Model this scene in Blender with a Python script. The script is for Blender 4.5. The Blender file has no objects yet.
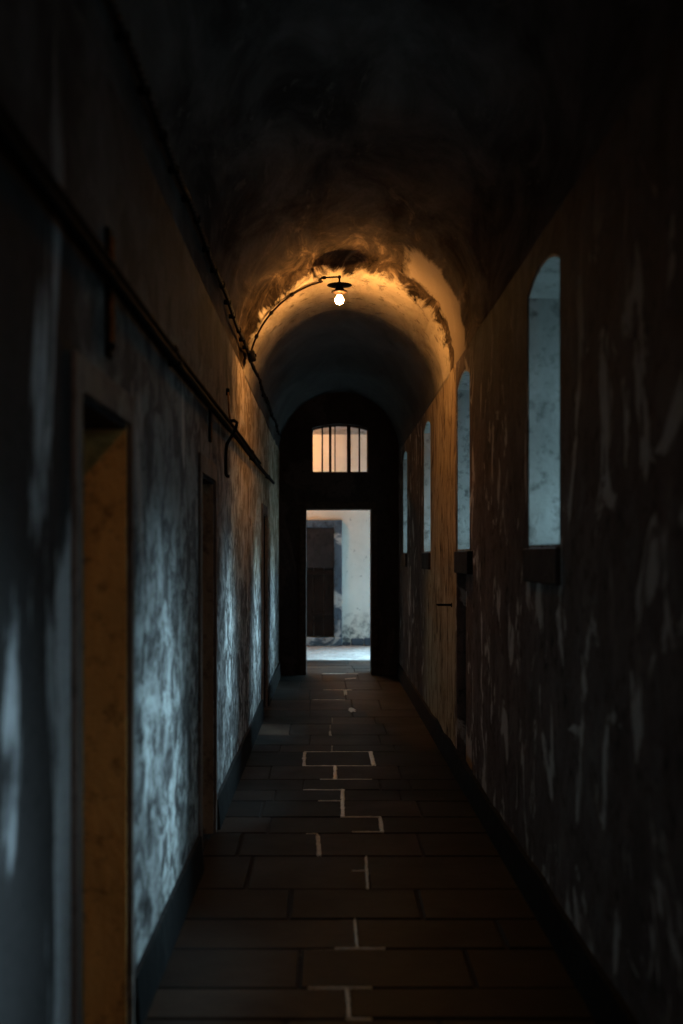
import bpy, bmesh, math, random
from mathutils import Vector, noise
random.seed(7)
C = bpy.context.scene.collection
S = bpy.context.scene
PI = math.pi
F = 1130.0            # focal length in pixels of a 683 px wide frame

# ------------------------------------------------------------------ camera
cd = bpy.data.cameras.new('camera'); cam = bpy.data.objects.new('camera', cd); C.objects.link(cam)
cam.location = (0, 0, 1.5); cam.rotation_euler = (PI/2, 0, 0)
cd.sensor_fit = 'HORIZONTAL'; cd.sensor_width = 36; cd.lens = 36*F/683
cd.shift_x = (341.5-328)/683; cd.shift_y = (557-512)/683
cd.clip_start = .05; cd.clip_end = 200
cd.dof.use_dof = True; cd.dof.focus_distance = 9.0; cd.dof.aperture_fstop = 2.4
S.camera = cam

# ------------------------------------------------------------------ exposure
S.view_settings.view_transform = 'Standard'
S.view_settings.look = 'None'
S.view_settings.exposure = 0.0
S.view_settings.gamma = 1.0
S.view_settings.use_curve_mapping = False

# ------------------------------------------------------------------ sky
SKY = 3.2
w = bpy.data.worlds.new('overcast_sky'); S.world = w; w.use_nodes = True
wn = w.node_tree; wn.nodes.clear()
def N(nt, t, **k):
    n = nt.nodes.new(t)
    for a, b in k.items():
        if a.startswith('i_'): n.inputs[a[2:].replace('_', ' ')].default_value = b
        else: setattr(n, a, b)
    return n
tc = N(wn, 'ShaderNodeTexCoord')
nz = N(wn, 'ShaderNodeVectorMath', operation='NORMALIZE'); wn.links.new(tc.outputs['Generated'], nz.inputs[0])
dt = N(wn, 'ShaderNodeVectorMath', operation='DOT_PRODUCT'); dt.inputs[1].default_value = (.52, .46, .72)
wn.links.new(nz.outputs[0], dt.inputs[0])
mr = N(wn, 'ShaderNodeMapRange'); mr.inputs['From Min'].default_value = .2; mr.inputs['From Max'].default_value = 1
mr.inputs['To Min'].default_value = .12; mr.inputs['To Max'].default_value = 3.4
wn.links.new(dt.outputs['Value'], mr.inputs['Value'])
bg = N(wn, 'ShaderNodeBackground'); bg.inputs['Color'].default_value = (.45, .74, .88, 1)
ms = N(wn, 'ShaderNodeMath', operation='MULTIPLY'); ms.inputs[1].default_value = SKY
wn.links.new(mr.outputs[0], ms.inputs[0]); wn.links.new(ms.outputs[0], bg.inputs['Strength'])
wo = N(wn, 'ShaderNodeOutputWorld'); wn.links.new(bg.outputs[0], wo.inputs['Surface'])

# hazy sun: soft cool daylight that falls through the slits onto the left wall
sl = bpy.data.lights.new('hazy_sun', 'SUN'); so = bpy.data.objects.new('hazy_sun', sl); C.objects.link(so)
sl.energy = 25; sl.angle = math.radians(31); sl.color = (.44, .78, .98)
so.rotation_euler = Vector((1, .34, .87)).to_track_quat('Z', 'Y').to_euler()

WARM = (1.0, .47, .13)
BULB = 830.0         # emission strength of the bulb in the corridor
BULB_BACK = 900.0    # bulb behind the camera
BULB_ROOM = 2000.0    # bulb in the room at the end

# ------------------------------------------------------------------ layout numbers
XL, XR, TH = -.62, .90, .50
SP = 2.84; XC = .14; R = .76
Y0, YE = -6.0, 14.36
WIN = [(-1.19, -.49), (1.95, 2.65), (4.39, 5.09), (7.18, 7.88), (9.93, 10.63), (12.86, 13.56)]
WZ0, WZ1, WR = 1.54, 2.67, .07
DOORS = [(.15, .83), (2.80, 3.50), (5.47, 6.14), (10.60, 11.30)]
DZ = 1.91

# ------------------------------------------------------------------ materials
def mat(name, build):
    m = bpy.data.materials.new(name); m.use_nodes = True
    nt = m.node_tree; nt.nodes.clear()
    o = N(nt, 'ShaderNodeOutputMaterial'); b = N(nt, 'ShaderNodeBsdfPrincipled')
    b.inputs['Specular IOR Level'].default_value = .12
    nt.links.new(b.outputs[0], o.inputs['Surface']); build(nt, b); return m
def coords(nt, sc=(1, 1, 1), loc=(0, 0, 0)):
    t = N(nt, 'ShaderNodeTexCoord'); mp = N(nt, 'ShaderNodeMapping')
    mp.inputs['Scale'].default_value = sc; mp.inputs['Location'].default_value = loc
    nt.links.new(t.outputs['Object'], mp.inputs['Vector']); return mp.outputs[0]
def nois(nt, vec, scale, detail=6, rough=.6, dist=0):
    n = N(nt, 'ShaderNodeTexNoise'); n.inputs['Scale'].default_value = scale
    n.inputs['Detail'].default_value = detail; n.inputs['Roughness'].default_value = rough
    n.inputs['Distortion'].default_value = dist
    nt.links.new(vec, n.inputs['Vector']); return n.outputs['Fac']
def ramp(nt, fac, stops):
    r = N(nt, 'ShaderNodeValToRGB'); e = r.color_ramp.elements
    while len(e) < len(stops): e.new(.5)
    for el, (p, c) in zip(e, stops):
        el.position = p; el.color = (c if isinstance(c, tuple) else (c, c, c)) + (1,)
    nt.links.new(fac, r.inputs['Fac']); return r.outputs['Color']
def mix(nt, fac, a, b, mode='MIX'):
    m = N(nt, 'ShaderNodeMix', data_type='RGBA', blend_type=mode)
    if isinstance(fac, (int, float)): m.inputs[0].default_value = fac
    else: nt.links.new(fac, m.inputs[0])
    for s, v in ((6, a), (7, b)):
        if isinstance(v, tuple): m.inputs[s].default_value = v + (1,)
        else: nt.links.new(v, m.inputs[s])
    return m.outputs[2]
def bump(nt, b, h, strength=.5, dist=.02):
    n = N(nt, 'ShaderNodeBump'); n.inputs['Strength'].default_value = strength; n.inputs['Distance'].default_value = dist
    nt.links.new(h, n.inputs['Height']); nt.links.new(n.outputs[0], b.inputs['Normal'])
def mul(nt, a, v):
    m = N(nt, 'ShaderNodeMath', operation='MULTIPLY'); nt.links.new(a, m.inputs[0])
    if isinstance(v, (int, float)): m.inputs[1].default_value = v
    else: nt.links.new(v, m.inputs[1])
    return m.outputs[0]
def addm(nt, a, v, op='ADD'):
    m = N(nt, 'ShaderNodeMath', operation=op)
    for i, q in enumerate((a, v)):
        if isinstance(q, (int, float)): m.inputs[i].default_value = q
        else: nt.links.new(q, m.inputs[i])
    return m.outputs[0]
def axis(nt, ax):
    t = N(nt, 'ShaderNodeTexCoord'); s = N(nt, 'ShaderNodeSeparateXYZ')
    nt.links.new(t.outputs['Object'], s.inputs[0]); return s.outputs[ax]

def flaked(base, under, lo, hi, patch, streak=.28, bs=.6, p0=.56, p1=.60):
    """paint over plaster: base paint mottled, flaked in vertical runs down to the under colour"""
    def f(nt, b):
        v = coords(nt); vs = coords(nt, (1, 1, streak))
        n1 = nois(nt, vs, 3.2, 8, .62, .4); n2 = nois(nt, v, 14, 6, .65); n3 = nois(nt, vs, 1.5, 5, .6, .8)
        c = ramp(nt, n1, [(lo, base), (hi, tuple(min(1, x*2.0) for x in base))])
        m = ramp(nt, n3, [(p0, 0.0), (p1, 1.0)])
        c = mix(nt, mul(nt, m, patch), c, under)
        sp = ramp(nt, n2, [(.30, .35), (.48, 1.0)])
        c = mix(nt, 1.0, c, sp, 'MULTIPLY')
        nt.links.new(c, b.inputs['Base Color']); b.inputs['Roughness'].default_value = .78
        h = addm(nt, addm(nt, n1, mul(nt, n2, .35)), mul(nt, m, .25)); bump(nt, b, h, bs, .03)
    return f

def wall_left_mat(nt, b):
    v = coords(nt); vs = coords(nt, (1, 1, .38)); vf = coords(nt, (1, .55, .62), (3, 1, 0)); vm = coords(nt, (1, .5, .95), (1, 6, 0))
    big = nois(nt, vs, 2.2, 7, .6, .5); fine = nois(nt, vf, 9, 8, .68, .7); spk = nois(nt, v, 32, 5, .7); mot = nois(nt, vm, 17, 8, .75, .5)
    ms_ = ramp(nt, fine, [(.44, 0.0), (.56, 1.0)])
    bg_ = ramp(nt, big, [(.36, 0.0), (.60, 1.0)])
    c = mix(nt, mul(nt, ms_, bg_), (.095, .085, .082), (.54, .53, .51))
    c = mix(nt, mul(nt, ms_, .30), c, (.40, .37, .35))
    c = mix(nt, 1.0, c, ramp(nt, mot, [(.38, (.38, .36, .35)), (.56, (1.0, 1.0, 1.0))]), 'MULTIPLY')
    # upper wall darker, lower wall pale limewash
    z = axis(nt, 'Z'); zz = addm(nt, z, mul(nt, big, .5))
    up = N(nt, 'ShaderNodeMapRange'); up.inputs['From Min'].default_value = 1.45; up.inputs['From Max'].default_value = 2.1
    nt.links.new(zz, up.inputs['Value'])
    dark = mix(nt, ms_, (.08, .070, .068), (.19, .165, .155))
    pt = ramp(nt, nois(nt, coords(nt, (1, 1, .4), (7, 2, 1)), 2.6, 5, .6, .6), [(.60, 0.0), (.64, 1.0)])
    dark = mix(nt, pt, dark, (.36, .28, .25))
    c = mix(nt, mul(nt, up.outputs[0], .9), c, dark)
    y = axis(nt, 'Y'); pl_ = N(nt, 'ShaderNodeMapRange'); pl_.inputs['From Min'].default_value = 7.0; pl_.inputs['From Max'].default_value = 7.9
    nt.links.new(addm(nt, y, mul(nt, addm(nt, fine, -.5), 1.4)), pl_.inputs['Value'])
    far_ = mix(nt, ms_, (.34, .24, .14), (.70, .56, .40))
    c = mix(nt, mul(nt, pl_.outputs[0], mul(nt, up.outputs[0], .85)), c, far_)  # lamp glow on the upper far wall put into a warm colour
    # nearer stretch of wall before the first door: darker tone
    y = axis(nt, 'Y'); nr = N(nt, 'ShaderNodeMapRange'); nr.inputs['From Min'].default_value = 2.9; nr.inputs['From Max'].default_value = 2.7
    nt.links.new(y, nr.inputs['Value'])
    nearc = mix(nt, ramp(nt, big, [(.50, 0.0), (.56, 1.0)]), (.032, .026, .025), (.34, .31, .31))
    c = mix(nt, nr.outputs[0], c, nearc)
    c = mix(nt, 1.0, c, ramp(nt, spk, [(.30, .4), (.45, 1.0)]), 'MULTIPLY')
    nt.links.new(c, b.inputs['Base Color']); b.inputs['Roughness'].default_value = .72
    bump(nt, b, addm(nt, addm(nt, big, mul(nt, fine, .5)), mul(nt, spk, .12)), .6, .035)
def darker_top(nt, b, z0, z1):
    """the dark colour of the vault blends down over the top of the wall"""
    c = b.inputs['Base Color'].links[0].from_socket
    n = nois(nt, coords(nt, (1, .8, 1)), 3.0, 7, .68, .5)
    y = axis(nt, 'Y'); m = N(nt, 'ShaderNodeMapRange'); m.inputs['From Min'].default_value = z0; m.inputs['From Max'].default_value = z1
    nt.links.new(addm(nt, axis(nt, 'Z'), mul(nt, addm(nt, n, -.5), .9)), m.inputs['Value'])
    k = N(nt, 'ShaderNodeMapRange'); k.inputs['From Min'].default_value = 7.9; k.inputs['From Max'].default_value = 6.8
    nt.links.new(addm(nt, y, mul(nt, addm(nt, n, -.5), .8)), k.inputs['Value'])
    dark_tone = ramp(nt, n, [(.36, (.030, .028, .028)), (.70, (.12, .112, .116))])
    nt.links.new(mix(nt, mul(nt, m.outputs[0], k.outputs[0]), c, dark_tone), b.inputs['Base Color'])
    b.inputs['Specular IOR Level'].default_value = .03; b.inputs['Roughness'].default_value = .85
_wl = wall_left_mat
def wall_left_mat(nt, b): _wl(nt, b); darker_top(nt, b, 2.15, 2.75)
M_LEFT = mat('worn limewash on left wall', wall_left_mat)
def wall_right_mat(nt, b):
    flaked((.095, .070, .061), (.22, .17, .155), .35, .72, .95, .65, .8, .9, .95)(nt, b)
    c = b.inputs['Base Color'].links[0].from_socket
    pa = ramp(nt, nois(nt, coords(nt, (1, 1, .62), (2, 5, 1)), 3.6, 6, .62, .8), [(.56, 0.0), (.60, 1.0)])
    sm = ramp(nt, nois(nt, coords(nt, (1, .7, .5), (9, 5, 1)), 8, 6, .65, .7), [(.56, 0.0), (.62, 1.0)])
    c = mix(nt, mul(nt, sm, .3), c, (.22, .19, .175)); c = mix(nt, mul(nt, pa, .9), c, (.50, .43, .39))
    nt.links.new(c, b.inputs['Base Color'])
    c = b.inputs['Base Color'].links[0].from_socket
    y = axis(nt, 'Y'); fine = nois(nt, coords(nt, (1, .8, .42)), 7, 8, .72, .9)
    yw = addm(nt, y, mul(nt, addm(nt, fine, -.5), .5))
    a = N(nt, 'ShaderNodeMapRange'); a.inputs['From Min'].default_value = 7.92; a.inputs['From Max'].default_value = 8.05
    nt.links.new(yw, a.inputs['Value'])
    e = N(nt, 'ShaderNodeMapRange'); e.inputs['From Min'].default_value = 10.9; e.inputs['From Max'].default_value = 10.0
    nt.links.new(yw, e.inputs['Value'])
    lit_lime = ramp(nt, fine, [(.36, (.06, .04, .028)), (.47, (.32, .23, .14)), (.7, (.58, .45, .31))])
    nt.links.new(mix(nt, mul(nt, a.outputs[0], e.outputs[0]), c, lit_lime), b.inputs['Base Color'])  # lamp glow on this stretch put into a paler, warmer colour
    darker_top(nt, b, 2.0, 2.8)
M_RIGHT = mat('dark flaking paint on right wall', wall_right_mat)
M_END = mat('near black paint on end wall', flaked((.018, .013, .012), (.06, .045, .04), .4, .75, .5, .5, .4))
M_REVEAL = mat('pale plaster of window reveal', flaked((.20, .20, .19), (.34, .34, .33), .3, .8, .8, .5, .45))
M_JAMB_LIT = mat('ochre door jamb with painted lamplight', flaked((.50, .24, .075), (.14, .065, .03), .3, .75, .9, .5, .8))
M_JAMB_DIM = mat('brown door jamb with painted dim lamplight', flaked((.20, .12, .075), (.06, .04, .03), .3, .75, .9, .5, .8))
M_TRIM = mat('dark painted stone', flaked((.022, .018, .018), (.06, .05, .05), .4, .8, .3, 1, .3))
M_SURR = mat('brown painted surround', flaked((.12, .085, .07), (.24, .20, .17), .4, .75, .5, .4, .4))
M_SKIRT = mat('tarred skirting', flaked((.006, .0055, .0055), (.022, .021, .020), .4, .8, .4, .6, .5))
M_OUT = mat('grey yard stone', flaked((.16, .17, .17), (.25, .25, .24), .3, .8, .5, 1, .4))

def vault_mat(nt, b):
    v = coords(nt); vs = coords(nt, (1, .45, 1))
    n1 = nois(nt, vs, 2.6, 8, .65, .6); n2 = nois(nt, v, 11, 7, .7, .3); n3 = nois(nt, coords(nt, (1, .3, 1), (4, 4, 4)), 5, 6, .7, 1.2)
    y = axis(nt, 'Y'); yw = addm(nt, y, mul(nt, addm(nt, n3, -.5), .5))
    dark_tone = ramp(nt, n1, [(.36, (.038, .033, .031)), (.70, (.15, .135, .13))])
    flk = ramp(nt, n3, [(.60, 0.0), (.64, 1.0)])
    dark_tone = mix(nt, mul(nt, flk, .45), dark_tone, (.17, .15, .135))
    lit_lime = ramp(nt, n1, [(.32, (.30, .24, .17)), (.55, (.60, .50, .36)), (.8, (.70, .60, .46))])
    lit_lime = mix(nt, mul(nt, ramp(nt, n2, [(.56, 0.0), (.64, 1.0)]), .6), lit_lime, (.10, .07, .045))
    raw = ramp(nt, n3, [(.38, (.02, .014, .010)), (.54, (.075, .052, .034)), (.68, (.24, .17, .11))])
    def step(a, c, inv=False):
        m = N(nt, 'ShaderNodeMapRange'); m.inputs['From Min'].default_value = a; m.inputs['From Max'].default_value = c
        if inv: m.inputs['To Min'].default_value = 1; m.inputs['To Max'].default_value = 0
        nt.links.new(yw, m.inputs['Value']); return m.outputs[0]
    c = mix(nt, step(6.6, 8.1), dark_tone, raw)
    pale = N(nt, 'ShaderNodeMapRange'); pale.inputs['From Min'].default_value = .50; pale.inputs['From Max'].default_value = .56
    nt.links.new(addm(nt, axis(nt, 'X'), mul(nt, addm(nt, n1, -.5), .5)), pale.inputs['Value'])
    pm = mul(nt, pale.outputs[0], mul(nt, step(7.35, 7.45), step(8.12, 8.18, True)))
    c = mix(nt, mul(nt, pm, .8), c, (.34, .27, .20))  # lamp-lit patch right of the lamp put into the colour
    c = mix(nt, step(8.34, 8.42), c, lit_lime)  # lamp glow on the lip put into a paler colour
    c = mix(nt, step(8.75, 9.6), c, mix(nt, n1, (.05, .046, .045), (.20, .185, .18)))  # fading of that glow put into the colour
    nt.links.new(c, b.inputs['Base Color']); b.inputs['Roughness'].default_value = .9; b.inputs['Specular IOR Level'].default_value = 0
    bump(nt, b, addm(nt, addm(nt, n1, mul(nt, n2, .5)), mul(nt, n3, .3)), .7, .04)
M_VAULT = mat('vault plaster with painted lamp glow', vault_mat)

def slab_mat(nt, b):
    v = coords(nt); n1 = nois(nt, v, 1.7, 6, .6, .3); n2 = nois(nt, v, 18, 7, .7)
    vc = N(nt, 'ShaderNodeVertexColor', layer_name='tone')
    c = ramp(nt, n1, [(.3, (.042, .022, .015)), (.7, (.115, .068, .044))])
    c = mix(nt, 1.0, c, vc.outputs['Color'], 'MULTIPLY')
    c = mix(nt, 1.0, c, ramp(nt, n2, [(.3, .55), (.6, 1.0)]), 'MULTIPLY')
    nt.links.new(c, b.inputs['Base Color'])
    nt.links.new(ramp(nt, n1, [(.35, .62), (.7, .50)]), b.inputs['Roughness'])
    b.inputs['Specular IOR Level'].default_value = .2
    bump(nt, b, addm(nt, n1, mul(nt, n2, .4)), .35, .01)
M_SLAB = mat('worn flagstone', slab_mat)
def mortar_mat(nt, b):
    v = coords(nt); n2 = nois(nt, v, 30, 6, .7)
    wob = nois(nt, v, 1.3, 4, .6)
    x = axis(nt, 'X'); dx = N(nt, 'ShaderNodeMath', operation='ABSOLUTE'); nt.links.new(addm(nt, x, -.08), dx.inputs[0])
    wk = N(nt, 'ShaderNodeMapRange'); wk.inputs['From Min'].default_value = .10; wk.inputs['From Max'].default_value = -.10
    nt.links.new(addm(nt, dx.outputs[0], mul(nt, addm(nt, wob, -.5), .8)), wk.inputs['Value'])
    c = ramp(nt, n2, [(.3, (.30, .25, .19)), (.5, (.78, .68, .56))])
    c = mix(nt, wk.outputs[0], (.016, .011, .009), c)  # joints paler down the middle: doorway reflection put into the colour
    nt.links.new(c, b.inputs['Base Color'])
    b.inputs['Roughness'].default_value = .65; b.inputs['Specular IOR Level'].default_value = .12
    bump(nt, b, n2, .9, .012)
M_MORTAR = mat('mortar with painted doorway glint', mortar_mat)
def glint_mat(nt, b):
    n2 = nois(nt, coords(nt), 34, 5, .7)
    nt.links.new(ramp(nt, n2, [(.3, (.55, .48, .38)), (.55, (.86, .80, .70))]), b.inputs['Base Color'])
    b.inputs['Roughness'].default_value = .24; b.inputs['Specular IOR Level'].default_value = .9
    bump(nt, b, n2, .5, .006)
M_GLINT = mat('white mortar of painted glints', glint_mat)
def plain(name, col, rough=.5, metal=0, var=.5, sc=20):
    def f(nt, b):
        n = nois(nt, coords(nt), sc, 5, .6)
        c = ramp(nt, n, [(.3, tuple(x*(1-var) for x in col)), (.7, tuple(min(1, x*(1+var)) for x in col))])
        nt.links.new(c, b.inputs['Base Color']); b.inputs['Roughness'].default_value = rough; b.inputs['Metallic'].default_value = metal
        bump(nt, b, n, .3, .004)
        b.inputs['Specular IOR Level'].default_value = .03 if rough > .55 else .3
    return mat(name, f)
M_IRON = plain('black iron', (.007, .006, .006), .8, 0)
M_RUST = plain('rusted iron', (.16, .065, .022), .8, .2, .6, 30)
M_BRASS = plain('brown enamel fitting', (.018, .010, .006), .6, .0)
M_CABLE = plain('black cable', (.012, .011, .012), .6)
M_WOOD = plain('dark timber', (.035, .024, .018), .6)
M_DOORW = plain('old brown door timber', (.016, .010, .008), .7, 0, .4, 8)
M_FRAMEG = mat('chipped slate grey frame', flaked((.055, .075, .10), (.45, .46, .47), .3, .7, .9, .9, .5, .56, .60))
def room_mat(nt, b):
    v = coords(nt); n1 = nois(nt, v, 1.6, 7, .6, .4); n2 = nois(nt, v, 9, 7, .7)
    z = axis(nt, 'Z')
    c = ramp(nt, n1, [(.3, (.62, .64, .60)), (.7, (.80, .80, .76))])
    c = mix(nt, mul(nt, ramp(nt, n2, [(.62, 0.0), (.66, 1.0)]), .55), c, (.22, .24, .24))
    # bare stones showing along the foot of the wall
    foot = N(nt, 'ShaderNodeMapRange'); foot.inputs['From Min'].default_value = .55; foot.inputs['From Max'].default_value = .05
    nt.links.new(addm(nt, z, mul(nt, addm(nt, n2, -.5), .9)), foot.inputs['Value'])
    c = mix(nt, mul(nt, foot.outputs[0], ramp(nt, n2, [(.42, 1.0), (.56, 0.0)])), c, (.10, .12, .13))
    nt.links.new(c, b.inputs['Base Color']); b.inputs['Roughness'].default_value = .8
    bump(nt, b, addm(nt, n1, mul(nt, n2, .4)), .5, .03)
M_ROOM = mat('whitewashed end room wall', room_mat)
M_RFLOOR = mat('pale worn room floor', flaked((.24, .22, .21), (.50, .48, .46), .3, .8, .6, 1, .4))

# ------------------------------------------------------------------ mesh helpers
def obj(name, bm, m, parent=None, smooth=False, loc=None):
    me = bpy.data.meshes.new(name)
    bmesh.ops.recalc_face_normals(bm, faces=bm.faces)
    bm.to_mesh(me); bm.free()
    for mm in (m if isinstance(m, (list, tuple)) else [m]): me.materials.append(mm)
    if smooth:
        for p in me.polygons: p.use_smooth = True
    o = bpy.data.objects.new(name, me); C.objects.link(o)
    if parent is not None: o.parent = parent
    if loc: o.location = loc
    return o
def box(bm, x0, x1, y0, y1, z0, z1, bev=0):
    vs = [bm.verts.new((x, y, z)) for x in (x0, x1) for y in (y0, y1) for z in (z0, z1)]
    fs = [bm.faces.new([vs[i] for i in q]) for q in ((0,1,3,2),(4,6,7,5),(0,4,5,1),(2,3,7,6),(0,2,6,4),(1,5,7,3))]
    if bev:
        es = list({e for f in fs for e in f.edges})
        bmesh.ops.bevel(bm, geom=es, offset=bev, segments=2, affect='EDGES', profile=.5)
def prism(bm, poly, a0, a1, ax='X'):
    """poly in the other two axes, extruded along ax from a0 to a1"""
    def P(p, a):
        return {'X': (a, p[0], p[1]), 'Y': (p[0], a, p[1]), 'Z': (p[0], p[1], a)}[ax]
    A = [bm.verts.new(P(p, a0)) for p in poly]; B = [bm.verts.new(P(p, a1)) for p in poly]
    n = len(poly)
    bm.faces.new(A); bm.faces.new(B[::-1])
    for i in range(n): bm.faces.new((A[i], B[i], B[(i+1) % n], A[(i+1) % n]))
def strip(bm, path, a0, a1, t, ax='X'):
    """solid ribbon of thickness t following an open path (outer side offset list given by pairs)"""
    for (p, q, r_, s) in path: prism(bm, [p, q, r_, s], a0, a1, ax)
def tube(bm, pts, r, seg=8, cap=True):
    pts = [Vector(p) for p in pts]; rings = []; prev = None
    for i, p in enumerate(pts):
        d = (pts[min(i+1, len(pts)-1)] - pts[max(i-1, 0)]).normalized()
        if prev is None:
            u = d.cross(Vector((0, 0, 1)))
            if u.length < .1: u = d.cross(Vector((1, 0, 0)))
        else: u = prev - d*prev.dot(d)
        u.normalize(); prev = u; v = d.cross(u)
        rr = r[i] if isinstance(r, (list, tuple)) else r
        rings.append([bm.verts.new(p + (u*math.cos(2*PI*k/seg) + v*math.sin(2*PI*k/seg))*rr) for k in range(seg)])
    for a, b in zip(rings, rings[1:]):
        for k in range(seg): bm.faces.new((a[k], a[(k+1) % seg], b[(k+1) % seg], b[k]))
    if cap: bm.faces.new(rings[0][::-1]); bm.faces.new(rings[-1])
def lathe(bm, prof, seg=24):
    rings = []
    for r, z in prof:
        if r < 1e-5: rings.append([bm.verts.new((0, 0, z))])
        else: rings.append([bm.verts.new((r*math.cos(2*PI*k/seg), r*math.sin(2*PI*k/seg), z)) for k in range(seg)])
    for a, b in zip(rings, rings[1:]):
        for k in range(seg):
            q = [a[k % len(a)], a[(k+1) % len(a)], b[(k+1) % len(b)], b[k % len(b)]]
            u = []
            for x in q:
                if x not in u: u.append(x)
            if len(u) > 2: bm.faces.new(u)
def struct(name, bm, m, label, cat, parent=None, smooth=False):
    o = obj(name, bm, m, parent, smooth)
    if parent is None: o['kind'] = 'structure'; o['label'] = label; o['category'] = cat
    return o
def thing(name, label, cat, loc=(0, 0, 0), group=None):
    o = bpy.data.objects.new(name, None); C.objects.link(o); o.location = loc; o.empty_display_size = .1
    o['label'] = label; o['category'] = cat
    if group: o['group'] = group
    return o
def tag(o, label, cat, group=None):
    o['label'] = label; o['category'] = cat
    if group: o['group'] = group
    return o
def arc_top(y0, y1, z, rise, n=10, inset=0):
    """points of a segmental arch from (y0,z) to (y1,z)"""
    h = (y1-y0)/2; Rr = (h*h+rise*rise)/(2*rise); cy = (y0+y1)/2; cz = z+rise-Rr; a = math.asin(h/Rr)
    return [(cy + (Rr+inset)*math.sin(-a + 2*a*i/n), cz + (Rr+inset)*math.cos(-a + 2*a*i/n)) for i in range(n+1)]

# ------------------------------------------------------------------ floor: flagstones on a mortar bed
def fy(y): return 1.5*F/(y-557)
rows_px = [1400, 1260, 1160, 1100, 1058, 1019, 988, 948.6, 919, 889, 856, 833, 817, 801, 790, 779.5, 766, 752, 745, 735, 724, 717, 710, 700, 690, 681, 673.5]
rows = [0.3, .9, 1.5] + [fy(p) for p in rows_px if fy(p) > 1.6]
rows = [Y0] + [Y0+.6*i for i in range(1, 10)] + [r for r in rows if r > -.3]
rows = sorted(set(rows))
# joints across the walk: pixel row band -> pixel columns of the joints, read off the worn middle
def fx(x, y): return (x-328)/(y-557)*1.5
cross = {1019: [348, 560], 988: [300, 470], 948.6: [356, 200, 500], 919: [290, 420], 889: [367, 250], 871: [366, 240, 450],
         856: [319, 420, 240], 833: [381, 270], 817: [342.7, 262, 420], 801: [342.7, 400, 275], 790: [303, 380, 410], 779.5: [335, 400, 270],
         766: [304.5, 373.5], 752: [332, 395, 280], 745: [310, 380], 735: [330, 385, 290], 724: [332, 375], 717: [310, 352], 710: [352, 310, 380],
         700: [310, 345], 690: [345.5, 380, 300], 681: [322, 358]}
floor = bmesh.new(); tone = floor.loops.layers.color.new('tone')
X0F, X1F = XL-.02, XR+.02
def slab(x0, x1, y0, y1, z=0.0, g=.006, tn=None):
    j = lambda: random.uniform(-.004, .004)
    dz = random.uniform(-.001, .002); t = random.choice((.7, .8, .9, 1, 1.1, 1.7)) * (1.5 if 9.3 < y0 < 9.9 else 1); tw = random.uniform(-.08, .08)
    if tn: t = tn
    n0 = len(floor.faces)
    x0 += g; x1 -= g; y0 += g; y1 -= g
    pb = [(x0+j(), y0+j()), (x1+j(), y0+j()), (x1+j(), y1+j()), (x0+j(), y1+j())]
    lo = [floor.verts.new((a, b, -.05)) for a, b in pb]
    m1 = [floor.verts.new((a, b, z-.006+dz)) for a, b in pb]
    c = (sum(p[0] for p in pb)/4, sum(p[1] for p in pb)/4)
    k = .005
    tp = [floor.verts.new((a+(k if a < c[0] else -k), b+(k if b < c[1] else -k), z+dz+random.uniform(-.0008, .0008))) for a, b in pb]
    fs = []
    for A, B in ((lo, m1), (m1, tp)):
        for i in range(4): fs.append(floor.faces.new((A[i], A[(i+1) % 4], B[(i+1) % 4], B[i])))
    fs.append(floor.faces.new(tp))
    for f in fs:
        f.material_index = 0
        for l in f.loops: l[tone] = ((t+tw)/3, t/3, (t-tw*.5)/3, 1)
for r0, r1 in zip(rows, rows[1:]):
    if r1-r0 < .05: continue
    far = [p for p in cross if abs(fy(p)-r0) < .02]
    xs = []
    if far:
        p = far[0]
        # joints read at the middle of the band
        q = 557 + 1.5*F/((r0+r1)/2)
        xs = [fx(x, q) for x in cross[p]]
    else:
        xs = [random.uniform(-.2, .0), random.uniform(.3, .5)]
    xs = sorted([x for x in xs if XL+.12 < x < XR-.12])
    xs = [X0F] + xs + [X1F]
    # break up very long stones
    out = [xs[0]]
    for a, b in zip(xs, xs[1:]):
        if b-a > .95: out.append(a+(b-a)*random.uniform(.42, .58))
        out.append(b)
    for a, b in zip(out, out[1:]):
        # a few paler stones in the far stretch
        c_ = (328 + (a+b)/2*F/((r0+r1)/2), 557+1.5*F/((r0+r1)/2))
        pale_ = 2.8 if (abs(c_[1]-705) < 4 and a < .05 < b+.3 and b < .4) or (abs(c_[1]-720.5) < 4 and a > -.1 and b < .6) else None
        slab(a, b, r0, r1, tn=pale_)
# the doorway and beyond
for i in range(5):
    y_ = YE-.02+i*.42; m_ = random.uniform(-.1, .35)
    slab(-.8, m_, y_, y_+.42); slab(m_, 1.1, y_, y_+.42)
n_slab = len(floor.faces)
box(floor, X0F-.3, X1F+.3, Y0-.2, YE+2.06, -.12, -.0055)
# pale mortar ridges: doorway glints on the walk, put into colour and shape
beads = []
def bead(x0, y0, x1, y1, w_=.013):
    if y1 > 860: w_ *= .62
    A, B = Vector((fx(x0, y0), fy(y0))), Vector((fx(x1, y1), fy(y1))); L = (B-A).length; n = max(3, int(L/.02))
    d = (B-A).normalized(); p = Vector((-d.y, d.x)); prev = None
    for i in range(n+1):
        c = A + (B-A)*i/n; h = w_*1.15*(.6+.9*abs(noise.noise((c.x*23, c.y*23, 1)))+random.uniform(0, .35)); o_ = .004*noise.noise((c.x*14, c.y*14, 5))
        if i in (0, n): h *= .3
        z = .0035+.003*noise.noise((c.x*31, c.y*31, 3))
        row = [floor.verts.new((*(c+p*(o_+s*h)), zz)) for s, zz in ((-1, -.004), (-.55, z), (.45, z+.001), (1, -.004))]
        if prev:
            for k in range(3): beads.append(floor.faces.new((prev[k], prev[k+1], row[k+1], row[k])))
        prev = row
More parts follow.
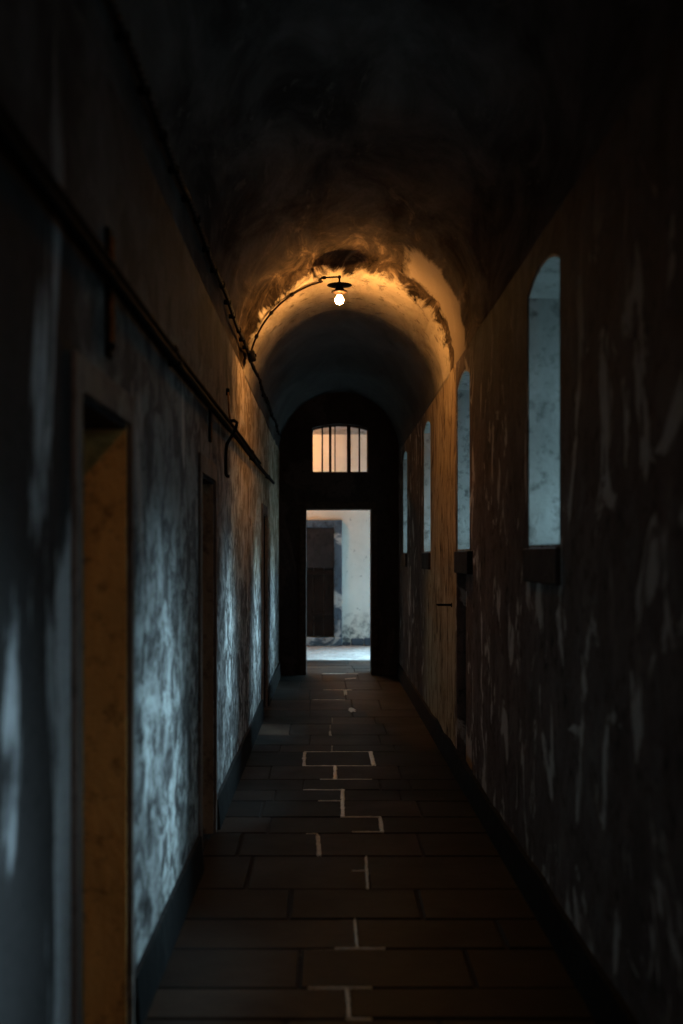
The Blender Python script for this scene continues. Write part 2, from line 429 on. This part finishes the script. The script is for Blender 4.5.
for q in ((342.6, 790, 342.8, 817, .017), (304.6, 752, 304.3, 766, .016), (370, 752, 374, 766, .020), (304.5, 752, 373, 752, .006), (304.5, 766, 373, 766, .007),
          (335, 766, 335.4, 779.5, .017), (303, 790, 345, 790, .006), (318, 801, 342, 801, .003), (380, 817, 382.4, 832, .014), (342, 817, 381, 817, .004), (352, 832, 384, 832, .004),
          (317.5, 834.5, 319.6, 856, .014), (306, 834, 318, 834, .003), (366, 856, 367.5, 889, .012), (352, 871, 366, 871, .003), (354.5, 919, 357, 948.6, .009),
          (335, 948.6, 385, 948.6, .003), (347, 988, 349.5, 1019, .011), (308, 988, 372, 988, .003), (346, 1019, 372, 1019, .004),
          (322, 673.8, 358, 673.8, .03), (345, 679, 356, 678, .03), (323, 690, 352, 690, .014), (345.4, 690, 345.6, 695, .02), (351, 708, 353, 712, .035),
          (320, 779.5, 372, 779.5, .003), (330, 731, 331, 736, .010), (312, 700, 345, 700, .008)):
    bead(*q)
floor.faces.ensure_lookup_table()
for f in floor.faces[n_slab:]:
    f.material_index = 1
    for l in f.loops: l[tone] = (1, 1, 1, 1)
for f in beads: f.material_index = 2
struct('floor', floor, [M_SLAB, M_MORTAR, M_GLINT], 'worn flagstone floor with doorway glints painted on the mortar joints down the corridor', 'floor')

# ------------------------------------------------------------------ left wall with door openings
bm = bmesh.new(); ys = [Y0-.3] + [v for d in DOORS for v in d] + [YE+.1]
for i in range(0, len(ys), 2): box(bm, XL-TH, XL, ys[i], ys[i+1], -.1, DZ)
box(bm, XL-TH, XL, Y0-.3, YE+.1, DZ, SP+.02)
struct('wall_left', bm, M_LEFT, 'left corridor wall of worn limewash, pale below and darker above', 'wall')

# right wall with arched slit windows
bm = bmesh.new(); ys = [Y0-.3] + [v for d in WIN for v in d] + [YE+.1]
for i in range(0, len(ys), 2): box(bm, XR, XR+TH, ys[i], ys[i+1], WZ0, SP+.02)
NY0, NY1 = 7.02, 7.88
box(bm, XR, XR+TH, Y0-.3, NY0, -.1, WZ0); box(bm, XR, XR+TH, NY1, YE+.1, -.1, WZ0)
box(bm, XR+.06, XR+TH, NY0, NY1, -.1, WZ0)
for a, b in WIN:
    prism(bm, arc_top(a, b, WZ1, WR) + [(b, SP+.02), (a, SP+.02)], XR, XR+TH)
struct('wall_right', bm, M_RIGHT, 'right corridor wall of dark flaking paint pierced by slit windows', 'wall')

# window reveals, surrounds and sills
for n, (a, b) in enumerate(WIN):
    bm = bmesh.new(); t = .012
    # lining of the opening: sill, two jambs, arched soffit
    box(bm, XR+.004, XR+TH, a, a+t, WZ0, WZ1); box(bm, XR+.004, XR+TH, b-t, b, WZ0, WZ1); box(bm, XR+.004, XR+TH, a, b, WZ0, WZ0+t)
    up = arc_top(a, b, WZ1, WR); lo = [(y, z-t) for y, z in up]
    for i in range(len(up)-1): prism(bm, [up[i], up[i+1], lo[i+1], lo[i]], XR+.004, XR+TH)
    wo_ = struct('window_%d' % (n+1), bm, M_REVEAL, 'arched slit window in the right wall, ' + ('behind the camera', 'beside the camera, out of view', 'tallest and nearest in view', 'second from the front, over the shallow niche', 'third from the front, beyond the plaster painted with lamp glow', 'narrowest and farthest, next to the end wall')[n], 'window')
    bm = bmesh.new(); box(bm, XR-.02, XR+.055, a-.02, b+.02, WZ0-.15, WZ0-.002, .006); obj('window_sill', bm, M_TRIM, wo_)
    # iron casement near the outer face
    bm = bmesh.new(); xo = XR+TH-.06
    for y in (a+.02, b-.02): box(bm, xo, xo+.03, y-.012, y+.012, WZ0+.012, WZ1-.01)
    for z in (WZ0+.03, WZ1-.02): box(bm, xo, xo+.03, a+.02, b-.02, z-.012, z+.012)
    obj('window_frame', bm, M_IRON, wo_)
    bm = bmesh.new()
    for k in (1, 2): y = a+(b-a)*k/3; tube(bm, [(xo+.015, y, WZ0+.03), (xo+.015, y, WZ1+.03)], .008, 6)
    obj('window_bar', bm, M_IRON, wo_)
    pl = bpy.data.lights.new('daylight_portal', 'AREA'); pl.shape = 'RECTANGLE'; pl.size = (b-a); pl.size_y = WZ1+WR-WZ0
    po = bpy.data.objects.new('daylight_portal', pl); C.objects.link(po)
    po.location = (XR+TH+.02, (a+b)/2, (WZ0+WZ1+WR)/2); po.rotation_euler = (PI/2, 0, PI/2)
    pl.cycles.is_portal = True

# skirtings (broken at the doors)
bm = bmesh.new(); ys = [Y0] + [v for d in DOORS for v in (d[0]-.07, d[1]+.07)] + [YE]
for i in range(0, len(ys), 2):
    a, b = ys[i], ys[i+1]; n = max(2, int((b-a)/.25))
    for k in range(n):
        y0_, y1_ = a+(b-a)*k/n, a+(b-a)*(k+1)/n
        h0 = .17+.02*noise.noise((y0_*2, 0, 0)); h1 = .17+.02*noise.noise((y1_*2, 0, 0))
        V = [bm.verts.new(p) for p in ((XL-.01, y0_, -.02), (XL+.03, y0_, -.02), (XL+.016, y0_, h0), (XL-.01, y0_, h0+.008),
                                       (XL-.01, y1_, -.02), (XL+.03, y1_, -.02), (XL+.016, y1_, h1), (XL-.01, y1_, h1+.008))]
        for q in ((0,1,5,4), (1,2,6,5), (2,3,7,6), (3,0,4,7)): bm.faces.new([V[i] for i in q])
        if k == 0: bm.faces.new([V[i] for i in (0,1,2,3)])
        if k == n-1: bm.faces.new([V[i] for i in (4,5,6,7)])
struct('baseboard_left', bm, M_SKIRT, 'dark tarred skirting along the foot of the left wall', 'skirting')
bm = bmesh.new(); a, b, n = Y0, YE, 80
for k in range(n):
    y0_, y1_ = a+(b-a)*k/n, a+(b-a)*(k+1)/n
    h0 = .15+.025*noise.noise((y0_*2, 5, 0)); h1 = .15+.025*noise.noise((y1_*2, 5, 0))
    V = [bm.verts.new(p) for p in ((XR+.01, y0_, -.02), (XR-.04, y0_, -.02), (XR-.02, y0_, h0), (XR+.01, y0_, h0+.008),
                                   (XR+.01, y1_, -.02), (XR-.04, y1_, -.02), (XR-.02, y1_, h1), (XR+.01, y1_, h1+.008))]
    for q in ((0,1,5,4), (1,2,6,5), (2,3,7,6), (3,0,4,7)): bm.faces.new([V[i] for i in q])
    if k == 0: bm.faces.new([V[i] for i in (0,1,2,3)])
    if k == n-1: bm.faces.new([V[i] for i in (4,5,6,7)])
struct('baseboard_right', bm, M_SKIRT, 'dark tarred skirting along the foot of the right wall', 'skirting')

# ------------------------------------------------------------------ cell doors in the left wall
names = ['before the camera at the near end', 'nearest in view, ochre jamb with lamplight in its colour', 'second in view, past the first pale stripe', 'farthest in view near the end wall']
for n, (a, b) in enumerate(DOORS):
    bm = bmesh.new(); xd = XL-.44
    for k in range(5): box(bm, xd, xd+.04, a+.02+(b-a-.04)*k/5+.002, a+.02+(b-a-.04)*(k+1)/5-.002, .01, DZ-.01, .004)
    d = struct('door_%d' % (n+1), bm, M_DOORW, 'deep set cell door of the left wall, '+names[n], 'door')
    bm = bmesh.new(); t = .015
    box(bm, XL-TH+.01, XL-.003, a, a+t, 0, DZ); box(bm, XL-TH+.01, XL-.003, b-t, b, 0, DZ)
    obj('door_jamb', bm, (M_JAMB_LIT, M_JAMB_LIT, M_JAMB_DIM, M_TRIM)[n], d)  # lamp's orange put into the jamb colours, darker for the farther doors
    bm = bmesh.new(); box(bm, XL-TH+.01, XL-.003, a+t, b-t, DZ-t, DZ); obj('door_head', bm, M_TRIM, d)
    bm = bmesh.new(); s = .075
    box(bm, XL, XL+.014, a-s, a, 0, DZ+s*1.2, .004); box(bm, XL, XL+.014, b, b+.045, 0, DZ+s*1.2, .004); box(bm, XL, XL+.014, a, b, DZ, DZ+s*1.2, .004)
    obj('door_frame', bm, M_SURR, d)
    for z in (.35, 1.5):
        bm = bmesh.new(); box(bm, xd+.04, xd+.048, a+.03, b-.06, z, z+.05, .002); obj('hinge_strap', bm, M_IRON, d)
    bm = bmesh.new(); lathe(bm, [(0, .012), (.035, .012), (.04, 0), (0, 0)], 16)
    o = obj('peephole', bm, M_IRON, d); o.location = (xd+.04, (a+b)/2, 1.35); o.rotation_euler = (0, PI/2, 0)
    bm = bmesh.new(); tube(bm, [(xd+.06, b-.28, 1.0), (xd+.06, b-.04, 1.0)], .012, 8); box(bm, xd+.04, xd+.05, b-.25, b-.08, .96, 1.04)
    obj('door_bolt', bm, M_IRON, d)

# ------------------------------------------------------------------ vault
def vr(Y):
    """inner radius at the crown along the corridor: the old bay, the lip behind the lamp, the far bay"""
    d = .05 + .012*noise.noise((Y*.7, 3, 1))
    if Y < 8.30: return R + d
    if Y < 8.40: return R + d*(1-(Y-8.30)/.10)
    if Y < 8.72: return R - .045*(Y-8.40)/.32
    if Y < 9.35: return R - .045 - .015*(Y-8.72)/.63
    if Y < 9.42: return R - .06 + .015*(Y-9.35)/.07
    if Y < 10.4: return R - .045*(1-(Y-9.42)/.98)
    return R
bm = bmesh.new(); ylist = [Y0-.25]
while ylist[-1] < YE:
    y = ylist[-1]; st = .025 if 7.8 < y < 9.9 else (.06 if 6 < y < 12 else .15)
    ylist.append(min(y+st, YE+.05))
nseg = 64; inner = []; outer = []
for Y in ylist:
    ri, ro = [], []
    for k in range(nseg+1):
        a = PI*k/nseg; ca, sa = math.cos(a), math.sin(a)
        rr = R + (vr(Y)-R)*min(1, sa*1.6) if vr(Y) > R else R + (vr(Y)-R)*min(1, sa*1.2)
        x, z = XC+ca*R, SP+sa*rr
        dsp = .016*noise.fractal((x*2.2, Y*1.3, z*2.2), 1.0, 2.0, 4)*min(1, sa*4)
        if 7.6 < Y < 8.42: dsp += .03*abs(noise.fractal((x*5, Y*7, z*5), .8, 2.0, 4))*min(1, sa*4)*min(1, (Y-7.6)/.4)
        x = XC + ca*(R + (rr-R)*.8 + dsp) ; z = SP + sa*(rr + dsp)
        if sa < .02: x = XC + ca*R
        ri.append(bm.verts.new((x, Y, z)))
        ro.append(bm.verts.new((XC+ca*(R+.28), Y, SP+sa*(R+.28))))
    inner.append(ri); outer.append(ro)
for i in range(len(ylist)-1):
    for k in range(nseg):
        f = bm.faces.new((inner[i][k], inner[i][k+1], inner[i+1][k+1], inner[i+1][k])); f.smooth = True
        f = bm.faces.new((outer[i][k], outer[i+1][k], outer[i+1][k+1], outer[i][k+1])); f.smooth = True
    for k in (0, nseg): bm.faces.new((inner[i][k], inner[i+1][k], outer[i+1][k], outer[i][k]))
for e in (0, -1):
    for k in range(nseg): bm.faces.new((inner[e][k], outer[e][k], outer[e][k+1], inner[e][k+1]))
struct('ceiling', bm, M_VAULT, 'dark barrel vault, plaster lip behind the lamp painted with its glow', 'ceiling')

# wall behind the camera
bm = bmesh.new(); box(bm, XL-TH, XR+TH, Y0-.4, Y0, -.1, 4.0)
struct('wall_back', bm, M_END, 'dark closing wall at the near end of the corridor', 'wall')

# ------------------------------------------------------------------ end wall with doorway and fanlight
DX0, DX1, DH = -.29, .56, 2.12
FX0, FX1, FZ0, FZ1 = -.205, .51, 2.57, 3.14
WT = .34
bm = bmesh.new()
box(bm, XL-TH, DX0, YE, YE+WT, -.1, FZ0); box(bm, DX1, XR+TH, YE, YE+WT, -.1, FZ0)
box(bm, DX0, DX1, YE, YE+WT, DH, FZ0)
box(bm, XL-TH, FX0, YE, YE+WT, FZ0, 4.1); box(bm, FX1, XR+TH, YE, YE+WT, FZ0, 4.1)
prism(bm, arc_top(FX0, FX1, FZ1, .055) + [(FX1, 4.1), (FX0, 4.1)], YE, YE+WT, 'Y')
struct('wall_far', bm, M_END, 'near black end wall with doorway and barred fanlight', 'wall')
# timber door lining
bm = bmesh.new()
box(bm, DX0-.07, DX0+.012, YE-.03, YE+WT+.02, 0, DH+.08, .005); box(bm, DX1-.012, DX1+.07, YE-.03, YE+WT+.02, 0, DH+.08, .005)
box(bm, DX0+.012, DX1-.012, YE-.03, YE+WT+.02, DH-.012, DH+.08, .005)
struct('trim_1', bm, M_WOOD, 'dark timber lining of the doorway in the end wall', 'door frame')
# fanlight
bm = bmesh.new()
fw = .02; yb = YE+.10
box(bm, FX0, FX1, yb, yb+.05, FZ0, FZ0+.02); box(bm, FX0, FX0+.012, yb, yb+.05, FZ0, FZ1); box(bm, FX1-.012, FX1, yb, yb+.05, FZ0, FZ1)
up = arc_top(FX0, FX1, FZ1, .055); lo = [(x, z-.014) for x, z in up]
for i in range(len(up)-1): prism(bm, [up[i], up[i+1], lo[i+1], lo[i]], yb, yb+.05, 'Y')
fan = struct('window_7', bm, M_WOOD, 'arched fanlight over the end doorway', 'window')
def fxx(x): return (x-328)*(YE+.12)/F
for px, wpx in ((330.2, 2.6), (348.8, 3.8)):
    bm = bmesh.new(); c = fxx(px); h = wpx/2/78.0; box(bm, c-h, c+h, yb, yb+.045, FZ0+.01, FZ1+.045); obj('mullion', bm, M_WOOD, fan)
for px, wpx in ((322.3, 1.5), (335.0, 1.1), (359.4, 1.7)):
    bm = bmesh.new(); c = fxx(px); r_ = wpx/2/78.0; tube(bm, [(c, yb+.03, FZ0+.01), (c, yb+.03, FZ1+.04)], r_, 8); obj('iron_bar', bm, M_IRON, fan)

# ------------------------------------------------------------------ room beyond
YR = 19.2; RX0, RX1 = -2.6, 2.6; RZ = 3.66; yi = YE+WT
bm = bmesh.new(); box(bm, RX0-.3, RX1+.3, YE+2.06, YR+.3, -.12, -.002); box(bm, RX0-.3, XL-.3, yi, YE+2.06, -.12, -.002); box(bm, XR+.3, RX1+.3, yi, YE+2.06, -.12, -.002)
struct('trim_2', bm, M_RFLOOR, 'pale worn floor of the bright room beyond the doorway', 'floor')
bm = bmesh.new(); box(bm, RX0-.3, RX1+.3, YR, YR+.3, -.1, 4.1)
struct('wall_room_far', bm, M_ROOM, 'whitewashed far wall of the bright room beyond the doorway', 'wall')
bm = bmesh.new(); box(bm, RX0-.3, RX0, yi-.3, YR, -.1, 4.1); box(bm, RX0, XL-TH, yi-.3, yi, -.1, 4.1); box(bm, XR+TH, RX1, yi-.3, yi, -.1, 4.1)
struct('wall_room_side', bm, M_ROOM, 'whitewashed side walls of the bright end room', 'wall')
RWY = (14.95, 19.0); RWZ = (.1, 2.5)
bm = bmesh.new(); box(bm, RX1, RX1+.3, yi-.3, RWY[0], -.1, 4.1); box(bm, RX1, RX1+.3, RWY[1], YR, -.1, 4.1)
box(bm, RX1, RX1+.3, RWY[0], RWY[1], -.1, RWZ[0]); box(bm, RX1, RX1+.3, RWY[0], RWY[1], RWZ[1], 4.1)
struct('wall_room_window', bm, M_ROOM, 'whitewashed right wall of the end room with its tall window', 'wall')
bm = bmesh.new()
for y in (RWY[0]+.03, (RWY[0]*2+RWY[1])/3, (RWY[0]+RWY[1]*2)/3, RWY[1]-.03): box(bm, RX1+.2, RX1+.25, y-.03, y+.03, *RWZ)
for z in (RWZ[0]+.03, 1.6, RWZ[1]-.03): box(bm, RX1+.2, RX1+.25, RWY[0], RWY[1], z-.03, z+.03)
struct('window_8', bm, M_WOOD, 'tall window in the right wall of the end room', 'window')
pl = bpy.data.lights.new('daylight_portal', 'AREA'); pl.shape = 'RECTANGLE'; pl.size = RWY[1]-RWY[0]; pl.size_y = RWZ[1]-RWZ[0]
po = bpy.data.objects.new('daylight_portal', pl); C.objects.link(po); pl.cycles.is_portal = True
po.location = (RX1+.32, sum(RWY)/2, sum(RWZ)/2); po.rotation_euler = (PI/2, 0, PI/2)
bm = bmesh.new(); box(bm, RX0-.3, RX1+.3, yi-.05, YR+.3, RZ, RZ+.3)
struct('ceiling_room', bm, M_RFLOOR, 'pale ceiling of the bright end room', 'ceiling')
bm = bmesh.new(); prism(bm, [(YR, RZ), (YR-.09, RZ), (YR-.09, RZ-.02), (YR-.05, RZ-.03), (YR-.03, RZ-.07), (YR, RZ-.08)], RX0, RX1, 'X')
struct('trim_3', bm, M_REVEAL, 'pale moulding at the top of the end room far wall', 'moulding')
# dark door in that far wall, raised on a stone step
def rx(x): return (x-328)*YR/F
def rz(y): return 1.5+(557-y)*YR/F
a, b = rx(334)-.86, rx(334)
bm = bmesh.new()
for k in range(5): box(bm, a+(b-a)*k/5+.003, a+(b-a)*(k+1)/5-.003, YR-.05, YR-.01, rz(636), rz(527.5), .004)
dr = struct('door_5', bm, M_DOORW, 'dark boarded door in the far wall of the end room', 'door')
bm = bmesh.new()
box(bm, b, rx(342), YR-.08, YR, rz(644), rz(520), .01); box(bm, a-.13, a, YR-.08, YR, rz(644), rz(520), .01); box(bm, a, b, YR-.08, YR, rz(527.5), rz(520), .01)
obj('door_frame', bm, M_FRAMEG, dr)
bm = bmesh.new(); box(bm, a, b, YR-.065, YR-.05, rz(568), rz(527.5), .003); obj('upper_panel', bm, M_TRIM, dr)
for z in (.5, 1.2):
    bm = bmesh.new(); box(bm, a+.04, b-.02, YR-.07, YR-.048, z, z+.07, .003); obj('ledge', bm, M_DOORW, dr)
bm = bmesh.new(); tube(bm, [(b-.09, YR-.05, 1.02), (b-.09, YR-.10, 1.02), (b-.09, YR-.10, .88), (b-.09, YR-.05, .88)], .01, 6); obj('handle', bm, M_IRON, dr)
bm = bmesh.new(); box(bm, a-.13, b+.14, YR-.16, YR, 0, rz(637), .015)
obj('door_step', bm, M_FRAMEG, dr)
bm = bmesh.new(); x = b+.15
while x < 1.6:
    w_ = random.uniform(.12, .26); h = random.uniform(.05, .13); box(bm, x, x+w_-.01, YR-random.uniform(.04, .08), YR, 0, h, .015); x += w_
struct('trim_4', bm, M_FRAMEG, 'row of bare grey stones along the foot of the whitewashed far wall', 'stones')

# unseen wall added to cut the low sky; yard ground outside
bm = bmesh.new(); box(bm, 5.2, 5.6, Y0-1, 14.6, -.1, 3.3); struct('wall_sky_block', bm, M_OUT, 'unseen grey wall added outside the windows to cut the low sky', 'wall')
bm = bmesh.new(); box(bm, XR+TH+.001, 5.2, Y0-1, 30, -.3, -.1)
struct('floor_yard', bm, M_OUT, 'grey yard ground outside the windows', 'ground')

# ------------------------------------------------------------------ bulb lamp under the vault
def emit(name, col, st):
    m = bpy.data.materials.new(name); m.use_nodes = True; nt = m.node_tree; nt.nodes.clear()
    o = N(nt, 'ShaderNodeOutputMaterial'); e = N(nt, 'ShaderNodeEmission'); e.inputs['Color'].default_value = col + (1,); e.inputs['Strength'].default_value = st
    nt.links.new(e.outputs[0], o.inputs['Surface']); return m
def make_lamp(loc, label, st, group, col=WARM):
    """loc = top of the drop pipe"""
    t = thing('bulb_lamp', label, 'lamp', loc, group)
    bm = bmesh.new(); tube(bm, [(-.115, 0, -.005), (-.03, 0, 0), (-.012, 0, 0), (-.003, 0, -.004), (0, 0, -.014), (0, 0, -.05)], .0065, 8)
    obj('arm', bm, M_BRASS, t, True)
    bm = bmesh.new(); tube(bm, [(-.122, 0, -.005), (-.118, 0, -.005), (-.116, 0, -.005), (-.100, 0, -.005), (-.098, 0, -.005)], [.009, .012, .012, .012, .009], 10); obj('coupling', bm, M_BRASS, t, True)
    bm = bmesh.new(); lathe(bm, [(0, .012), (.008, .011), (.0115, .004), (.0115, -.006), (.008, -.012), (0, -.014)], 12); o = obj('elbow', bm, M_BRASS, t, True)
    bm = bmesh.new(); lathe(bm, [(0, -.038), (.014, -.038), (.022, -.045), (.055, -.053), (.088, -.058), (.09, -.061), (.055, -.062), (.03, -.066), (.02, -.068), (0, -.068)], 32)
    obj('shade', bm, M_BRASS, t, True)
    bm = bmesh.new(); lathe(bm, [(0, -.064), (.024, -.064), (.026, -.078), (.034, -.092), (.058, -.103), (.060, -.110), (.030, -.113), (.02, -.116), (.018, -.132), (0, -.132)], 28)
    obj('bulb_holder', bm, M_BRASS, t, True)
    bm = bmesh.new(); lathe(bm, [(0, -.126), (.013, -.128), (.016, -.136), (.024, -.149), (.0295, -.163), (.0295, -.175), (.023, -.188), (.011, -.196), (0, -.198)], 20)
    obj('bulb', bm, emit('glowing bulb', col, st), t, True)
    return t
LY = 8.14; LC = 8.42
LX = (339.5-328)/F*LY; LZ = 1.5+(557-277)/F*LY
make_lamp((LX, LY, LZ), 'bare glowing bulb under a small dark disc shade below the vault', BULB, None)
make_lamp((.45, -2.2, 3.28), 'bare bulb lamp behind the viewpoint on the vault', BULB_BACK, None)
make_lamp((-.9, 18.45, RZ-.06), 'warm bulb lamp under the end room ceiling, hidden left', BULB_ROOM, None, (1.0, .38, .08))
bm = bmesh.new(); tube(bm, [(.45-.115, -2.2, 3.275), (.30, -2.2, 3.40), (.30, -2.2, 3.66)], .007, 8)
tag(obj('conduit_pipe', bm, M_BRASS), 'short conduit dropping to the lamp behind the viewpoint', 'pipe')
bm = bmesh.new(); tube(bm, [(-1.018, 18.45, RZ-.065), (-1.05, 18.45, RZ-.05), (-1.06, 18.45, RZ-.005)], .007, 8)
tag(obj('conduit_pipe', bm, M_BRASS), 'short conduit at the lamp in the end room', 'pipe')

# conduit that follows the arch from the junction box to the lamp
bm = bmesh.new(); pts = []
for k in range(21):
    a = math.radians(169 - (169-104.5)*k/20)
    pts.append((XC+math.cos(a)*(R-.026), LC-.03*(1-k/20), SP+math.sin(a)*(R-.024)))
pts += [(LX-.15, LC-.10, LZ+.02), (LX-.125, LY+.03, LZ+.002), (LX-.112, LY, LZ-.005)]
tube(bm, pts, .0075, 8)
cnd = tag(obj('conduit_pipe', bm, M_BRASS, None, True), 'thin conduit following the vault edge from junction box to lamp', 'pipe')
for k in (4, 9, 14):
    bm = bmesh.new(); p = Vector(pts[k]); d = (Vector(pts[k+1])-p).normalized(); tube(bm, [p-d*.012, p+d*.012], .014, 8); obj('pipe_clip', bm, M_IRON, cnd)

# junction box
jb = (XC+math.cos(math.radians(168.5))*(R-.045), LC-.08, SP+math.sin(math.radians(168.5))*(R-.045))
t = thing('junction_box', 'small round black junction box at the vault springing by the cable', 'junction box', jb)
bm = bmesh.new(); lathe(bm, [(0, .025), (.034, .025), (.042, .018), (.044, -.03), (0, -.03)], 20); o = obj('body', bm, M_CABLE, t, True); o.rotation_euler = (0, PI/2-.2, 0)
bm = bmesh.new(); lathe(bm, [(0, .034), (.012, .033), (.014, .025), (0, .025)], 12); o = obj('lid_screw', bm, M_IRON, t, True); o.rotation_euler = (0, PI/2-.2, 0)

# ------------------------------------------------------------------ twisted cable high on the left wall
CX, CZ = XL+.034, 3.0
root = thing('twisted_cable', 'black twisted cable clipped along the top of the left wall', 'cable', (CX, 0, CZ))
def sag(y): return .012*math.sin(y*4.1)+.008*noise.noise((y*1.3, 0, 0))
ya, yb_ = -3.0, 14.2
for ph in (0, PI):
    bm = bmesh.new(); pts = []; y = ya
    while y < yb_:
        a = y*2*PI/.11+ph; pts.append((math.cos(a)*.0065, y, sag(y)+math.sin(a)*.0065)); y += .0137 if y > 1 else .03
    tube(bm, pts, .0068, 5); obj('strand', bm, M_CABLE, root, True)
y = 1.4; k = 0
while y < 14:
    bm = bmesh.new()
    if k % 3 == 1: lathe(bm, [(0, .022), (.013, .018), (.017, .006), (.016, -.010), (.010, -.02), (0, -.022)], 10)
    else: box(bm, -.03, .013, -.008, .008, -.014, .014, .004)
    o = obj('cable_clip', bm, M_IRON, root); o.location = (0, y, sag(y)); y += random.uniform(.28, .46); k += 1

# ------------------------------------------------------------------ pair of wall pipes
PX, PZ = XL+.03, 2.262
def pz(y): return PZ + .006*max(0, y-6) + .006*math.sin(y*1.1)
for dz, r_, ye, lb in ((0, .016, 12.3, 'thicker black iron pipe running along the left wall above the doors'),
                       (.05, .010, 10.2, 'thinner black pipe running just above the thicker one on left wall')):
    root = thing('wall_pipe', lb, 'pipe', (PX, 0, 0))
    bm = bmesh.new(); pts = [(0 if dz == 0 else -.008, y*.25, pz(y*.25)+dz) for y in range(-12, int(ye*4)+1)]
    tube(bm, pts, r_, 10); obj('pipe', bm, M_IRON, root, True)
    for y in (1.6, 4.4, 8.9, 11.2):
        if y > ye: continue
        bm = bmesh.new(); tube(bm, [(0 if dz == 0 else -.008, y-.03, pz(y)+dz), (0 if dz == 0 else -.008, y+.03, pz(y)+dz)], r_+.006, 10); obj('pipe_collar', bm, M_IRON, root)
        bm = bmesh.new(); box(bm, -.03, -.005, y-.012, y+.012, pz(y)+dz-.012, pz(y)+dz+.012); obj('wall_plate', bm, M_IRON, root)

# iron bracket over the first door
by = .62*F/221
t = thing('iron_bracket', 'rusty flat iron bracket behind the pipes, above the nearest doorway', 'bracket', (XL, by, 2.25))
bm = bmesh.new(); box(bm, 0, .012, -.03, .03, -.19, .17, .003); obj('plate', bm, M_IRON, t)
bm = bmesh.new(); box(bm, .012, .024, -.028, -.004, -.15, .14, .003); obj('rusty_strip', bm, M_RUST, t)
for z in (.135, -.16):
    bm = bmesh.new(); lathe(bm, [(0, .012), (.009, .010), (.013, 0), (0, 0)], 10); o = obj('rivet', bm, M_IRON, t); o.location = (.012, 0, z); o.rotation_euler = (0, PI/2, 0)
# smaller bracket near second door
by2 = .62*F/119
t = thing('iron_bracket', 'small dark iron bracket on the left wall above the second doorway', 'bracket', (XL, by2, 2.20))
bm = bmesh.new(); box(bm, 0, .012, -.03, .03, -.10, .12, .003); obj('plate', bm, M_IRON, t)
bm = bmesh.new(); box(bm, .012, .016, -.015, .015, -.08, .0, .002); obj('rusty_strip', bm, M_RUST, t)

# hooked rod over the pipe
hx = -.57; 
def hp(x, y, X): Y = -X*F/(328-x); return (X, Y, 1.5+(557-y)*Y/F)
t = thing('iron_hook_rod', 'bent black iron rod hooked over the pipe halfway along left wall', 'hook', (0, 0, 0))
Yh = 6.55
def hq(x, y): return ((x-328)*Yh/F, Yh, 1.5+(557-y)*Yh/F)
Yh = .56*F/99
bm = bmesh.new(); P = [hq(*p) for p in ((230.5, 421), (234, 420.5), (237, 422.5), (236, 428), (233.5, 433), (230.5, 438), (227, 444), (226, 452), (225.8, 464), (226, 474), (227, 476), (229.5, 476.5))]
tube(bm, P, .0095, 8); obj('hook', bm, M_IRON, t, True)
bm = bmesh.new(); P2 = [(XL+.012, (XL+.012)*F/(228.2-328), 1.5+(557-392)*(-(XL+.012))/(99.8)), hq(229, 412), P[0]]
tube(bm, P2, .005, 6); obj('tie_rod', bm, M_RUST, t, True)
bm = bmesh.new(); box(bm, XL-.003, XL+.02, P2[0][1]-.02, P2[0][1]+.02, P2[0][2]-.02, P2[0][2]+.02, .003); obj('wall_plate', bm, M_IRON, t)

# peg on the right wall
py = .9*F/124
t = thing('iron_peg', 'short iron peg sticking out of the right wall past second window', 'peg', (XR, py, 1.5-48*py/F))
bm = bmesh.new(); tube(bm, [(.02, 0, 0), (-.10, 0, .002), (-.112, 0, .004)], [.009, .008, .005], 8); obj('pin', bm, M_IRON, t)
bm = bmesh.new(); lathe(bm, [(0, .008), (.015, .007), (.018, 0), (0, 0)], 12); o = obj('rose', bm, M_IRON, t); o.rotation_euler = (0, -PI/2, 0)
